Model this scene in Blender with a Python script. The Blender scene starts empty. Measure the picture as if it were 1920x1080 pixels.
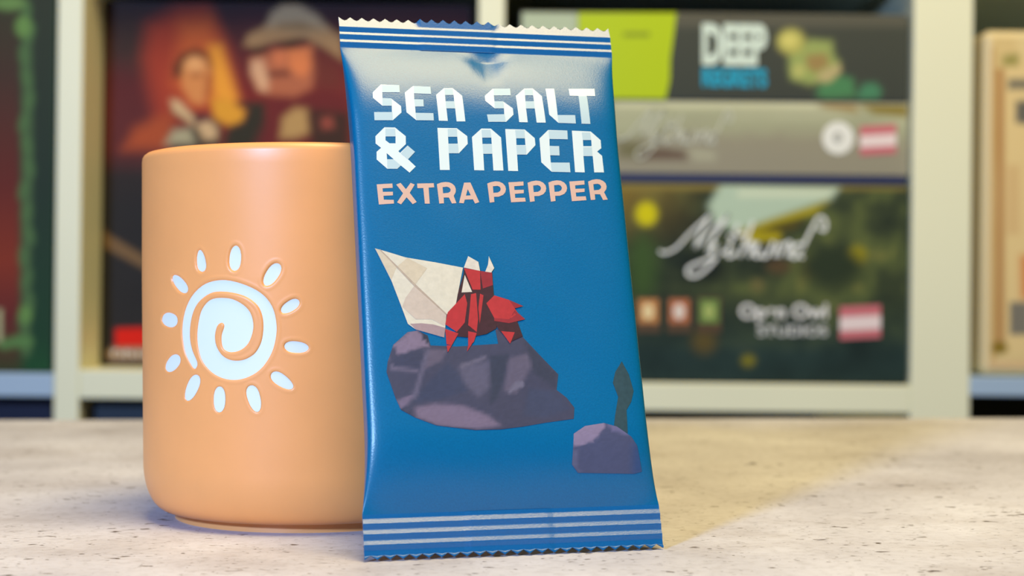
import bpy, bmesh, math, random
import numpy as np
from mathutils import Vector, Matrix
from mathutils.geometry import tessellate_polygon

random.seed(4)
rng = np.random.default_rng(7)
scene = bpy.context.scene
C = scene.collection

# ------------------------------------------------------------------ camera
F_PX = 2949.0                       # focal length in pixels of a 1920 px wide frame
CAM_H, PITCH = 0.06154, 0.00284     # metres above the table top, radians upwards
cd = bpy.data.cameras.new('camera')
cam = bpy.data.objects.new('camera', cd)
C.objects.link(cam)
cam.location = (0, 0, CAM_H)
cam.rotation_euler = (math.pi / 2 + PITCH, 0, 0)
cd.sensor_width = 36.0
cd.lens = F_PX / 1920 * 36.0
cd.clip_start = 0.01
cd.dof.use_dof = True
cd.dof.focus_distance = 0.388
cd.dof.aperture_fstop = 14.0
scene.camera = cam

# ------------------------------------------------------------------ light
world = bpy.data.worlds.new('room_ambience')
scene.world = world
world.use_nodes = True
world.node_tree.nodes['Background'].inputs[0].default_value = (0.9, 0.95, 1.0, 1)
world.node_tree.nodes['Background'].inputs[1].default_value = 0.02


def area(name, loc, target, size, power, color, shape='SQUARE', size_y=None):
    ld = bpy.data.lights.new(name, 'AREA')
    ld.shape = shape
    ld.size = size
    if size_y:
        ld.size_y = size_y
    ld.energy = power
    ld.color = color
    o = bpy.data.objects.new(name, ld)
    C.objects.link(o)
    o.location = loc
    d = Vector(target) - Vector(loc)
    o.rotation_euler = d.to_track_quat('-Z', 'Y').to_euler()
    return o


# warm ceiling lamp above the camera and a cool light from the front left
area('ceiling_lamp', (0.24, 0.12, 1.42), (0.06, 0.50, 0.0), 0.80, 31.0, (1.0, 0.81, 0.42))
area('cool_lamp', (-0.63, -0.72, 0.54), (0.0, 0.42, 0.06), 0.16, 24.0, (0.33, 0.54, 1.0), 'DISK')

scene.view_settings.view_transform = 'Standard'
scene.view_settings.look = 'None'
scene.view_settings.gamma = 1.0
scene.view_settings.use_curve_mapping = False
scene.view_settings.exposure = 0.08


# ------------------------------------------------------------------ helpers
def lin(c):
    """sRGB 0-255 triple or hex string to linear rgb"""
    if isinstance(c, str):
        c = tuple(int(c[i:i + 2], 16) for i in (0, 2, 4))
    return tuple((x / 255 / 12.92) if x / 255 <= 0.04045 else ((x / 255 + 0.055) / 1.055) ** 2.4 for x in c)


def tag(o, label, cat, group=None, kind=None):
    o['label'] = label
    o['category'] = cat
    if group:
        o['group'] = group
    if kind:
        o['kind'] = kind
    return o


def empty(name, loc=(0, 0, 0), rot=(0, 0, 0)):
    o = bpy.data.objects.new(name, None)
    C.objects.link(o)
    o.location = loc
    o.rotation_euler = rot
    o.empty_display_size = 0.02
    return o


def mk(name, verts, faces, mat, parent=None, smooth=False, auto=None):
    me = bpy.data.meshes.new(name)
    me.from_pydata([tuple(v) for v in verts], [], [tuple(f) for f in faces])
    me.materials.append(mat)
    me.update()
    if smooth:
        me.polygons.foreach_set('use_smooth', [True] * len(me.polygons))
        if auto is not None:
            me.set_sharp_from_angle(angle=auto)
    o = bpy.data.objects.new(name, me)
    C.objects.link(o)
    o.parent = parent
    return o


def mk_bm(name, bm, mat, parent=None, smooth=False, auto=None):
    me = bpy.data.meshes.new(name)
    bm.normal_update()
    bm.to_mesh(me)
    bm.free()
    me.materials.append(mat)
    if smooth:
        me.polygons.foreach_set('use_smooth', [True] * len(me.polygons))
        if auto is not None:
            me.set_sharp_from_angle(angle=auto)
    o = bpy.data.objects.new(name, me)
    C.objects.link(o)
    o.parent = parent
    return o


def bm_box(x0, x1, y0, y1, z0, z1, bev=0.0, seg=2):
    bm = bmesh.new()
    bmesh.ops.create_cube(bm, size=1.0)
    bmesh.ops.scale(bm, vec=(x1 - x0, y1 - y0, z1 - z0), verts=bm.verts)
    bmesh.ops.translate(bm, vec=((x0 + x1) / 2, (y0 + y1) / 2, (z0 + z1) / 2), verts=bm.verts)
    if bev:
        bmesh.ops.bevel(bm, geom=list(bm.edges), offset=bev, segments=seg, affect='EDGES', profile=0.5)
    return bm


def material(name, color, rough=0.5, spec=0.5, noise=None, bump=None, coat=0.0):
    """noise = (scale, amount, detail): value variation; bump = (scale, strength, distance)"""
    m = bpy.data.materials.new(name)
    m.use_nodes = True
    nt = m.node_tree
    b = nt.nodes['Principled BSDF']
    b.inputs['Base Color'].default_value = (*color, 1)
    b.inputs['Roughness'].default_value = rough
    b.inputs['Specular IOR Level'].default_value = spec
    b.inputs['Coat Weight'].default_value = coat
    tc = nt.nodes.new('ShaderNodeTexCoord')
    if noise:
        n = nt.nodes.new('ShaderNodeTexNoise')
        n.inputs['Scale'].default_value = noise[0]
        n.inputs['Detail'].default_value = noise[2]
        nt.links.new(tc.outputs['Object'], n.inputs['Vector'])
        r = nt.nodes.new('ShaderNodeValToRGB')
        r.color_ramp.elements[0].position = 0.28
        r.color_ramp.elements[1].position = 0.72
        a = noise[1]
        r.color_ramp.elements[0].color = (*[c * (1 - a) for c in color], 1)
        r.color_ramp.elements[1].color = (*[min(1, c * (1 + a)) for c in color], 1)
        nt.links.new(n.outputs['Fac'], r.inputs['Fac'])
        nt.links.new(r.outputs['Color'], b.inputs['Base Color'])
    if bump:
        n = nt.nodes.new('ShaderNodeTexNoise')
        n.inputs['Scale'].default_value = bump[0]
        n.inputs['Detail'].default_value = 3
        nt.links.new(tc.outputs['Object'], n.inputs['Vector'])
        bp = nt.nodes.new('ShaderNodeBump')
        bp.inputs['Strength'].default_value = bump[1]
        bp.inputs['Distance'].default_value = bump[2]
        nt.links.new(n.outputs['Fac'], bp.inputs['Height'])
        nt.links.new(bp.outputs['Normal'], b.inputs['Normal'])
    return m


_ink = {}


FILM_TONE = (0.68, 0.71, 0.62)


def ink(c, rough=0.4, noise=0.0, tone=(1, 1, 1)):
    key = (c, rough, noise, tone)
    if key not in _ink:
        _ink[key] = material('ink_' + str(len(_ink)), tuple(a * b for a, b in zip(lin(c), tone)), rough, 0.35,
                             noise=(900, noise, 4) if noise else None)
    return _ink[key]


def art_material(name, rough=0.6, spec=0.15):
    m = bpy.data.materials.new(name)
    m.use_nodes = True
    nt = m.node_tree
    b = nt.nodes['Principled BSDF']
    b.inputs['Roughness'].default_value = rough
    b.inputs['Specular IOR Level'].default_value = spec
    a = nt.nodes.new('ShaderNodeVertexColor')
    a.layer_name = 'print'
    nt.links.new(a.outputs['Color'], b.inputs['Base Color'])
    return m


ART = art_material('printed_cardboard')

FWD = Vector((0, math.cos(PITCH), math.sin(PITCH)))
UP = Vector((0, -math.sin(PITCH), math.cos(PITCH)))
RIGHT = Vector((1, 0, 0))
EYE = Vector((0, 0, CAM_H))


def ray(u, v):
    return RIGHT * ((u - 960) / F_PX) + FWD + UP * ((540 - v) / F_PX)


def at_depth(u, v, Y):
    d = ray(u, v)
    return EYE + d * (Y / d.y)


def sdf_poly(P, X, Y):
    """signed distance (negative inside) of points to polygon P (n,2)"""
    P = np.asarray(P, float)
    X = np.asarray(X, float)
    Y = np.asarray(Y, float)
    d2 = np.full(X.shape, 1e18)
    inside = np.zeros(X.shape, bool)
    n = len(P)
    for i in range(n):
        a, b = P[i], P[(i + 1) % n]
        ex, ey = b - a
        wx, wy = X - a[0], Y - a[1]
        t = np.clip((wx * ex + wy * ey) / max(ex * ex + ey * ey, 1e-18), 0, 1)
        d2 = np.minimum(d2, (wx - ex * t) ** 2 + (wy - ey * t) ** 2)
        c = ((a[1] > Y) != (b[1] > Y))
        if ey != 0:
            inside ^= c & (X < ex * (Y - a[1]) / ey + a[0])
    d = np.sqrt(d2)
    return np.where(inside, -d, d)


def smooth_closed(P, n=4):
    """Catmull-Rom resampling of a closed outline"""
    P = np.asarray(P, float)
    out = []
    N = len(P)
    for i in range(N):
        p0, p1, p2, p3 = P[i - 1], P[i], P[(i + 1) % N], P[(i + 2) % N]
        for k in range(n):
            t = k / n
            out.append(0.5 * ((2 * p1) + (-p0 + p2) * t + (2 * p0 - 5 * p1 + 4 * p2 - p3) * t * t
                              + (-p0 + 3 * p1 - 3 * p2 + p3) * t ** 3))
    return np.array(out)


def ellipse(cx, cy, rx, ry, rot=0, n=20):
    a = np.linspace(0, 2 * np.pi, n, endpoint=False)
    x, y = rx * np.cos(a), ry * np.sin(a)
    c, s = math.cos(rot), math.sin(rot)
    return np.stack([cx + x * c - y * s, cy + x * s + y * c], 1)


def fill(bm, loops, mapper, cell=None):
    """triangulate an outline with holes given in 2-D, cut it on a grid of size cell, map to 3-D"""
    flat = [Vector((p[0], p[1], 0)) for l in loops for p in l]
    tris = tessellate_polygon([[Vector((p[0], p[1], 0)) for p in l] for l in loops])
    b2 = bmesh.new()
    vs = [b2.verts.new(p) for p in flat]
    for t in tris:
        try:
            b2.faces.new([vs[i] for i in t])
        except ValueError:
            pass
    for f in b2.faces:
        f.normal_update()
        if f.normal.z < 0:
            f.normal_flip()
    if cell:
        for ax in (0, 1):
            lo = min(p[ax] for p in flat)
            hi = max(p[ax] for p in flat)
            k = math.ceil(lo / cell)
            while k * cell < hi:
                co = [0, 0, 0]
                no = [0, 0, 0]
                co[ax] = k * cell
                no[ax] = 1
                bmesh.ops.bisect_plane(b2, geom=b2.verts[:] + b2.edges[:] + b2.faces[:], dist=1e-7,
                                       plane_co=co, plane_no=no)
                k += 1
    b2.verts.index_update()
    nv = [bm.verts.new(mapper(v.co.x, v.co.y)) for v in b2.verts]
    for f in b2.faces:
        try:
            bm.faces.new([nv[v.index] for v in f.verts])
        except ValueError:
            pass
    b2.free()


# ------------------------------------------------------------------ room
M_wall = material('painted_wall', lin('45423c'), 0.8, 0.3, noise=(3, 0.05, 3))
M_floor = material('wood_floor', lin('7a6248'), 0.5, 0.4, noise=(6, 0.2, 5))
M_ceil = material('ceiling_paint', lin('5d5a54'), 0.9, 0.2)
FLOOR_Z = -0.74
SHELF_Y = 1.265
WALL_Y = SHELF_Y + 0.41


def struct(name, bm, m):
    o = mk_bm(name, bm, m)
    o['kind'] = 'structure'
    return o


struct('floor', bm_box(-2.2, 2.2, -2.4, WALL_Y + 0.1, FLOOR_Z - 0.1, FLOOR_Z), M_floor)
struct('wall_back', bm_box(-2.2, 2.2, WALL_Y, WALL_Y + 0.1, FLOOR_Z, 1.75), M_wall)
struct('wall_left', bm_box(-2.3, -2.2, -2.4, WALL_Y + 0.1, FLOOR_Z, 1.75), M_wall)
struct('wall_right', bm_box(2.2, 2.3, -2.4, WALL_Y + 0.1, FLOOR_Z, 1.75), M_wall)
struct('wall_front', bm_box(-2.3, 2.3, -2.5, -2.4, FLOOR_Z, 1.75), M_wall)
struct('ceiling', bm_box(-2.3, 2.3, -2.5, WALL_Y + 0.1, 1.75, 1.85), M_ceil)


# ------------------------------------------------------------------ table
def table_material():
    m = bpy.data.materials.new('stone_laminate')
    m.use_nodes = True
    nt = m.node_tree
    N, Lk = nt.nodes, nt.links
    b = N['Principled BSDF']
    b.inputs['Roughness'].default_value = 0.55
    b.inputs['Specular IOR Level'].default_value = 0.3
    tc = N.new('ShaderNodeTexCoord')

    def noise(scale, detail, sx=1.0, sy=1.0, rough=0.55):
        mp = N.new('ShaderNodeMapping')
        mp.inputs['Scale'].default_value = (sx, sy, 1)
        Lk.new(tc.outputs['Object'], mp.inputs['Vector'])
        n = N.new('ShaderNodeTexNoise')
        n.inputs['Scale'].default_value = scale
        n.inputs['Detail'].default_value = detail
        n.inputs['Roughness'].default_value = rough
        Lk.new(mp.outputs['Vector'], n.inputs['Vector'])
        return n.outputs['Fac']

    def ramp(fac, stops):
        r = N.new('ShaderNodeValToRGB')
        els = r.color_ramp.elements
        while len(els) < len(stops):
            els.new(0.5)
        for e, (p, c) in zip(els, stops):
            e.position = p
            e.color = (*c, 1)
        Lk.new(fac, r.inputs['Fac'])
        return r.outputs['Color']

    def mix(a, bb, fac, mode='MULTIPLY'):
        x = N.new('ShaderNodeMix')
        x.data_type = 'RGBA'
        x.blend_type = mode
        if isinstance(fac, float):
            x.inputs['Factor'].default_value = fac
        else:
            Lk.new(fac, x.inputs['Factor'])
        Lk.new(a, x.inputs['A'])
        if isinstance(bb, tuple):
            x.inputs['B'].default_value = (*bb, 1)
        else:
            Lk.new(bb, x.inputs['B'])
        return x.outputs['Result']

    base = ramp(noise(14, 6), [(0.3, lin('b5b1b6')), (0.5, lin('c8c5cb')), (0.7, lin('d6d4da'))])
    cloud = ramp(noise(26, 5, 0.7, 1.0), [(0.32, (0.74, 0.70, 0.66)), (0.5, (1, 1, 1)), (1, (1, 1, 1))])
    c = mix(base, cloud, 0.6)
    grain = ramp(noise(420, 4, 0.8, 1.0, 0.7), [(0.3, (0.70, 0.68, 0.66)), (0.52, (1, 1, 1)), (1, (1, 1, 1))])
    c = mix(c, grain, 0.6)
    # small dark pits, a coarse and a fine set
    for sc, lo, hi, s0, s1 in ((360, 0.30, 0.345, 0.44, 0.54), (800, 0.31, 0.36, 0.47, 0.55)):
        pits = ramp(noise(sc, 2, 0.55, 0.95), [(0.0, (1, 1, 1)), (lo, (1, 1, 1)), (hi, (0, 0, 0))])
        sel = ramp(noise(sc / 5.5, 2), [(s0, (0, 0, 0)), (s1, (1, 1, 1))])
        c = mix(c, lin('54483f'), mix(pits, sel, 1.0), 'MIX')
    Lk.new(c, b.inputs['Base Color'])
    bp = N.new('ShaderNodeBump')
    bp.inputs['Strength'].default_value = 0.25
    bp.inputs['Distance'].default_value = 0.0006
    Lk.new(noise(380, 4, 0.8, 1.0, 0.7), bp.inputs['Height'])
    Lk.new(bp.outputs['Normal'], b.inputs['Normal'])
    return m


M_table = table_material()
M_leg = material('table_leg_metal', lin('3a3a3c'), 0.4, 0.5)
table = empty('table', (0.0, 0.316, FLOOR_Z), (0, 0, math.radians(1.5)))
tag(table, 'table with mottled off-white stone-look top under the peach cup', 'table')
mk_bm('tabletop', bm_box(-0.8, 0.8, -0.45, 0.45, -FLOOR_Z - 0.028, -FLOOR_Z, 0.0015), M_table, table)
for sx in (-1, 1):
    for sy in (-1, 1):
        mk_bm('leg', bm_box(sx * 0.74 - 0.025, sx * 0.74 + 0.025, sy * 0.40 - 0.025, sy * 0.40 + 0.025,
                            0.0, -FLOOR_Z - 0.028, 0.003), M_leg, table)

# ------------------------------------------------------------------ cup
MX, MY, MR, MRF, MH = -0.05529, 0.44062, 0.04712, 0.03821, 0.09941
M_cup = material('peach_glaze', lin('f3a35e'), 0.38, 0.5, noise=(60, 0.03, 4), bump=(900, 0.03, 0.0003))
M_cupmotif = material('pale_blue_glaze', lin('dfe4e3'), 0.5, 0.4)


def outer_r(z):
    if z < 0.0024:
        return MRF - 0.0002 * z / 0.0024
    if z < 0.0154:
        t = (z - 0.0024) / 0.0130
        return 0.0404 + (MR - 0.0004 - 0.0404) * math.sqrt(max(0, 1 - (1 - t) ** 2))
    return MR - 0.0004 + 0.0004 * min(1, (z - 0.0154) / 0.05)


def cup_hit(u, v):
    """pixel -> (angle, z) on the cup's outer wall"""
    d = ray(u, v)
    ox, oy = EYE.x - MX, EYE.y - MY
    a = d.x ** 2 + d.y ** 2
    b = 2 * (ox * d.x + oy * d.y)
    c = ox * ox + oy * oy - MR ** 2
    t = (-b - math.sqrt(b * b - 4 * a * c)) / (2 * a)
    p = EYE + d * t
    return math.atan2(p.y - MY, p.x - MX), p.z


def cup_px(pts):
    out = []
    for x, y in pts:
        th, z = cup_hit(240 + x / 2.841, 420 + y / 2.841)
        out.append((th * MR * 1000, z * 1000))       # millimetres along the wall
    return np.array(out)


spiral = [(345, 762), (310, 700), (294, 640), (287, 560), (300, 470), (335, 390), (390, 333), (450, 307), (520, 302),
          (600, 320), (680, 355), (735, 400), (770, 460), (785, 540), (780, 610), (760, 680), (725, 740), (680, 785),
          (620, 815), (560, 825), (500, 815), (445, 785), (400, 735), (378, 680), (368, 610), (372, 540), (387, 470),
          (415, 425), (450, 402), (500, 397), (555, 405), (610, 435), (645, 475), (660, 530), (655, 580), (635, 630),
          (605, 660), (570, 675), (535, 676), (510, 662), (500, 635), (500, 590), (513, 550), (508, 528), (490, 522),
          (468, 540), (456, 580), (455, 620), (465, 660), (490, 700), (525, 725), (570, 735), (620, 728), (670, 700),
          (700, 660), (718, 610), (724, 540), (715, 480), (690, 430), (640, 390), (580, 368), (510, 357), (450, 360),
          (400, 385), (360, 425), (335, 480), (322, 550), (322, 620), (335, 680), (358, 735), (357, 757)]
spiral_mm = smooth_closed(cup_px(spiral), 3)


def petal(cx, cy, l, w, ang, taper=0.0):
    pts = []
    for k in range(20):
        a = 2 * math.pi * k / 20
        x = l * math.copysign(abs(math.cos(a)) ** 0.85, math.cos(a))
        y = w * math.sin(a) * (1 + taper * math.cos(a))
        pts.append((cx + x * math.cos(ang) - y * math.sin(ang), cy + x * math.sin(ang) + y * math.cos(ang)))
    return pts


RAYS = [(385, 196, 56, 21, 83, .3), (568, 182, 65, 29, -86, -.1), (766, 269, 66, 31, -56, 0.1),
        (863, 438, 52, 24, -32, .1), (897, 656, 60, 25, 5, -.1), (820, 836, 63, 25, 34, -.25),
        (669, 931, 67, 28, 74, -.2), (483, 935, 63, 26, 91, 0), (337, 873, 68, 26, -67, .15),
        (233, 742, 47, 27, -52, .1), (217, 511, 40, 33, 22, 0), (272, 319, 55, 24, 51, .1)]
rays_mm = [cup_px(petal(cx, cy, l, w, math.radians(a), t)) for cx, cy, l, w, a, t in RAYS]
allm = np.concatenate([spiral_mm] + rays_mm)
x0, y0 = allm.min(0) - 2.0
x1, y1 = allm.max(0) + 2.0
DEPTH = 0.00042


def recess(xmm, zmm):
    d = np.full(np.shape(xmm), 1e9)
    for P in [spiral_mm] + rays_mm:
        lo, hi = P.min(0) - 1.5, P.max(0) + 1.5
        k = (xmm > lo[0]) & (xmm < hi[0]) & (zmm > lo[1]) & (zmm < hi[1])
        if k.any():
            dd = np.full(np.shape(xmm), 1e9)
            dd[k] = sdf_poly(P, xmm[k], zmm[k])
            d = np.minimum(d, dd)
    t = np.clip((0.55 - d) / 0.55, 0, 1)
    lip = 0.00004 * np.exp(-((d - 1.0) / 0.4) ** 2)
    return DEPTH * t * t * (3 - 2 * t) - lip * (d < 5)


cup = empty('cup', (MX, MY, 0))
tag(cup, 'peach ceramic cup with engraved pale sun motif beside the blue card packet', 'cup')
# wall columns: dense inside the motif, coarse elsewhere
th_a, th_b = x0 / 1000 / MR, x1 / 1000 / MR
cols = list(np.linspace(th_a, th_b, 270)) + list(np.linspace(th_b, th_a + 2 * np.pi, 110))[1:-1]
za, zb = y0 / 1000, y1 / 1000
zs = [0.0, 0.0006, 0.0023, 0.0024] + [0.0024 + 0.0130 * (1 - math.cos(k / 14 * math.pi / 2)) for k in range(1, 15)]
zs = [z for z in zs if z < za]
zs += list(np.linspace(max(zs[-1] + 0.001, za - 0.006), za, 5)) + list(np.linspace(za, zb, 290))[1:]
zs += list(np.linspace(zb, MH - 0.0022, 8))[1:]
cols, zs = np.array(cols), np.array(zs)
TH, ZZ = np.meshgrid(cols, zs)
RR = np.vectorize(outer_r)(ZZ)
inz = (ZZ >= za) & (ZZ <= zb) & (TH <= th_b)
dep = np.zeros_like(RR)
dep[inz] = recess(TH[inz] * MR * 1000, ZZ[inz] * 1000)
RR = RR - dep
verts = np.stack([RR * np.cos(TH), RR * np.sin(TH), ZZ], -1).reshape(-1, 3).tolist()
nc, nz = len(cols), len(zs)
faces = [(j * nc + i, j * nc + (i + 1) % nc, (j + 1) * nc + (i + 1) % nc, (j + 1) * nc + i)
         for j in range(nz - 1) for i in range(nc)]
# rim, inside wall, inside floor
prof = []
for k in range(1, 9):
    a = math.pi * k / 8
    prof.append((MR - 0.0020 + 0.0020 * math.cos(a), MH - 0.0022 + 0.0022 * math.sin(a)))
prof += [(MR - 0.0041, 0.06), (MR - 0.0044, 0.016), (MR - 0.009, 0.0075), (MR - 0.016, 0.006), (0.0005, 0.006)]
base = (nz - 1) * nc
for r, z in prof:
    n0 = len(verts)
    verts += [(r * math.cos(t), r * math.sin(t), z) for t in cols]
    faces += [(base + i, base + (i + 1) % nc, n0 + (i + 1) % nc, n0 + i) for i in range(nc)]
    base = n0
# underside of the foot
n0 = len(verts)
verts += [((MRF - 0.004) * math.cos(t), (MRF - 0.004) * math.sin(t), 0.0) for t in cols]
faces += [(n0 + i, n0 + (i + 1) % nc, (i + 1) % nc, i) for i in range(nc)]
n1 = len(verts)
verts += [((MRF - 0.005) * math.cos(t), (MRF - 0.005) * math.sin(t), 0.0012) for t in cols]
faces += [(n1 + i, n1 + (i + 1) % nc, n0 + (i + 1) % nc, n0 + i) for i in range(nc)]
faces.append([n1 + i for i in range(nc)][::-1])
mk('cup_body', verts, faces, M_cup, cup, smooth=True, auto=math.radians(50))


def wall_map(r):
    return lambda x, y: (r * math.cos(x / 1000 / MR), r * math.sin(x / 1000 / MR), y / 1000)


def grow(P, e):
    P = np.asarray(P)
    t = np.roll(P, -1, 0) - np.roll(P, 1, 0)
    n = np.stack([t[:, 1], -t[:, 0]], 1)
    n /= np.linalg.norm(n, axis=1)[:, None] + 1e-9
    area2 = np.sum(P[:, 0] * np.roll(P[:, 1], -1) - np.roll(P[:, 0], -1) * P[:, 1])
    return P + n * e * (1 if area2 > 0 else -1)


rr = MR - 0.00004 - DEPTH + 0.00009
bm = bmesh.new()
fill(bm, [grow(spiral_mm, 0.3)], wall_map(rr), 1.0)
mk_bm('sun_spiral', bm, M_cupmotif, cup, smooth=True)
for P in rays_mm:
    bm = bmesh.new()
    fill(bm, [grow(P, 0.3)], wall_map(rr), 1.0)
    mk_bm('sun_ray', bm, M_cupmotif, cup, smooth=True)

# ------------------------------------------------------------------ card packet
PX0, PY0, PSI, LEAN, PL, PW = 0.00121, 0.36772, 0.24829, 0.31279, 0.13812, 0.072
W_ = Vector((math.cos(PSI), math.sin(PSI), 0))
B_ = Vector((-math.sin(PSI) * math.sin(LEAN), math.cos(PSI) * math.sin(LEAN), math.cos(LEAN)))
N_ = W_.cross(B_)
PO = Vector((PX0, PY0, 0.0004))
SEAL_B, SEAL_T = 0.0104, 0.0089         # heights of the crimped seals
V0, V1 = SEAL_B, PL - SEAL_T
T_F, T_B, SH = 0.0046, 0.0048, 0.021
HW_S, HW_B = PW / 2, 0.0343


def ease(s, S):
    t = min(1.0, max(0.0, s / S))
    return 1 - (1 - t) ** 2


def shoulder(v):
    return min(ease(V1 - v, SH), ease(v - V0, 0.020))


def half_w(v):
    return HW_S - (HW_S - HW_B) * min(ease(V1 - v, 0.03), ease(v - V0, 0.022))


def front_n(u, v):
    """height of the packet's front film above the seal plane"""
    if v >= V1 or v <= V0:
        return 0.0003
    k = shoulder(v)
    q = min(1.0, abs(u) / half_w(v))
    p = 2.2 + 3.6 * k
    n = 0.0003 + T_F * k * (1 - q ** p) ** (1 / p)
    s = V1 - v                              # dent under the top seal
    if 0 < s < 0.011:
        w = 0.0078 * (1 - s / 0.0115) + 0.0006
        g = max(0.0, 1 - abs(u - 0.0016) / w)
        g = g * g * (3 - 2 * g)
        h = min(1.0, s / 0.003) * (1 - s / 0.011) ** 0.8
        n -= 0.0017 * g * h
    # faint waves in the film
    n += 0.00008 * k * math.sin(u * 260 + v * 90) * math.sin(v * 210 + 1.0) * (1 - q ** 4)
    return max(n, 0.0002)


def back_n(u, v):
    if v >= V1 or v <= V0:
        return -0.0001
    k = shoulder(v)
    q = min(1.0, abs(u) / half_w(v))
    p = 2.2 + 3.6 * k
    return -0.0001 - T_B * k * (1 - q ** p) ** (1 / p)


def film_material(name, col, rough=0.30, spec=0.52):
    m = material(name, lin(col), rough, spec, noise=(2500, 0.08, 3), bump=(2600, 0.16, 0.0002))
    m.node_tree.nodes['Principled BSDF'].inputs['Specular Tint'].default_value = (1.0, 0.95, 0.72, 1)  # yellow of the lamp's sheen tinted into the film's highlights
    return m


M_film = film_material('blue_film', '005f88')
M_seal = film_material('blue_film_seal', '04598c', 0.30, 0.85)

pack = empty('card_packet')
pack.matrix_world = Matrix(((W_.x, B_.x, N_.x, PO.x), (W_.y, B_.y, N_.y, PO.y), (W_.z, B_.z, N_.z, PO.z),
                            (0, 0, 0, 1)))
tag(pack, 'sealed blue foil card packet with white lettering leaning on the peach cup', 'card packet')

nu, nv = 73, 150
us = np.sin(np.linspace(-np.pi / 2, np.pi / 2, nu))
us = np.sign(us) * np.abs(us) ** 0.9
vs = V0 + (V1 - V0) * (1 - np.cos(np.linspace(0, np.pi, nv))) / 2
verts, faces = [], []
for v in vs:
    for q in us:
        u = q * half_w(v)
        verts.append((u, v, front_n(u, v)))
nb = len(verts)
for v in vs:
    for q in us:
        u = q * half_w(v)
        verts.append((u, v, back_n(u, v)))
for j in range(nv - 1):
    for i in range(nu - 1):
        a = j * nu + i
        faces.append((a, a + 1, a + nu + 1, a + nu))
        faces.append((nb + a, nb + a + nu, nb + a + nu + 1, nb + a + 1))
for j in range(nv - 1):
    a, b = j * nu, j * nu + nu - 1
    faces.append((a, a + nu, nb + a + nu, nb + a))
    faces.append((b + nu, b, nb + b, nb + b + nu))
mk('pouch', verts, faces, M_film, pack, smooth=True)


def seal_profile(s, n_ridges, pitch, start, amp, up=0.46):
    """relief of the crimp: s = distance from the pouch"""
    x = (s - start) / pitch
    if x < 0 or x > n_ridges:
        return 0.0
    f = x - math.floor(x)
    return amp * (f / up if f < up else (1 - f) / (1 - up))


def make_seal(sign, vb, height, n_ridges, pitch, start, amp, tooth, fin):
    """sign +1: top seal (grows upwards), -1: bottom seal"""
    nt = 24
    cu = nt * 4 + 1
    rows = [k / 64 for k in range(60)] + [0.955, 1.0]
    vv, ff = [], []
    for face in (0, 1):
        for r in rows:
            for i in range(cu):
                q = -1 + 2 * i / (cu - 1)
                u = q * HW_S
                ph = (i % 4) / 4
                tri = 1 - abs(2 * ph - 1)
                s = r * (height - tooth * tri * max(0.0, (r - 0.9) / 0.1))
                if face == 0:
                    # the upward looking flank always comes second when walking up the packet
                    x = s if sign < 0 else height - s
                    n = 0.0003 + seal_profile(x, n_ridges, pitch, start, amp, 0.46 if sign < 0 else 0.34)
                    if fin[0] < u < fin[1]:
                        n = 0.00045 + (0.97 if sign < 0 else 0.72) * (n - 0.0003)
                    if r > 0.93 and sign < 0:
                        n += 0.0003 * (1 - tri)
                else:
                    n = -0.0001
                # the free edge of the top seal curls backwards either side of the overlap
                if sign > 0 and s > height - 0.0024:
                    e = min(1.0, max(0.0, fin[0] - u, u - fin[1]) / 0.0015)
                    n -= 0.27 * e * (s - height + 0.0024)
                    if r > 0.93 and sign < 0:
                        n += 0.0002 * (1 - tri)
                vv.append((u, vb + sign * s, n))
    R = len(rows)
    off = R * cu
    for j in range(R - 1):
        for i in range(cu - 1):
            a = j * cu + i
            q1 = (a, a + 1, a + cu + 1, a + cu)
            q2 = tuple(off + x for x in reversed(q1))
            if sign < 0:
                q1, q2 = q1[::-1], q2[::-1]
            ff += [q1, q2]
    for i in range(cu - 1):
        a = (R - 1) * cu + i
        ff.append((a, a + 1, off + a + 1, off + a))
    for j in range(R - 1):
        a, b = j * cu, j * cu + cu - 1
        ff.append((a, a + cu, off + a + cu, off + a))
        ff.append((b, off + b, off + b + cu, b + cu))
    return mk('crimped_seal', vv, ff, M_seal, pack, smooth=True, auto=math.radians(14))


FIN = (-0.0150, 0.0042)
make_seal(+1, V1, SEAL_T, 3, 0.0021, 0.0024, 0.00022, 0.0012, FIN)
make_seal(-1, V0, SEAL_B, 3, 0.00245, 0.0010, 0.00035, 0.0010, (-0.012, 0.0085))


def pack_uv(u_px, v_px):
    """pixel -> packet coordinates on the front film"""
    d = ray(u_px, v_px)
    n = 0.004
    for _ in range(6):
        t = ((PO + N_ * n) - EYE).dot(N_) / d.dot(N_)
        p = EYE + d * t - PO
        a, b = p.dot(W_), p.dot(B_)
        a = max(-half_w(b) * 0.985, min(half_w(b) * 0.985, a))
        n = 0.5 * n + 0.5 * front_n(a, b)
    return a, b


def pack_map(layer):
    return lambda u, v: (u, v, front_n(u, v) + 0.00004 + 0.00003 * layer)


def conv(region, scale, pts):
    return [pack_uv(region[0] + x / scale, region[1] + y / scale) for x, y in pts]


def prints(name, region, scale, shapes, mat, layer, parent=pack):
    """shapes: list of loops lists (outline first, then holes) in zoomed picture coordinates"""
    bm = bmesh.new()
    for loops in shapes:
        fill(bm, [conv(region, scale, l) for l in loops], pack_map(layer), 0.0016)
    return mk_bm(name, bm, mat, parent, smooth=True)


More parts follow.
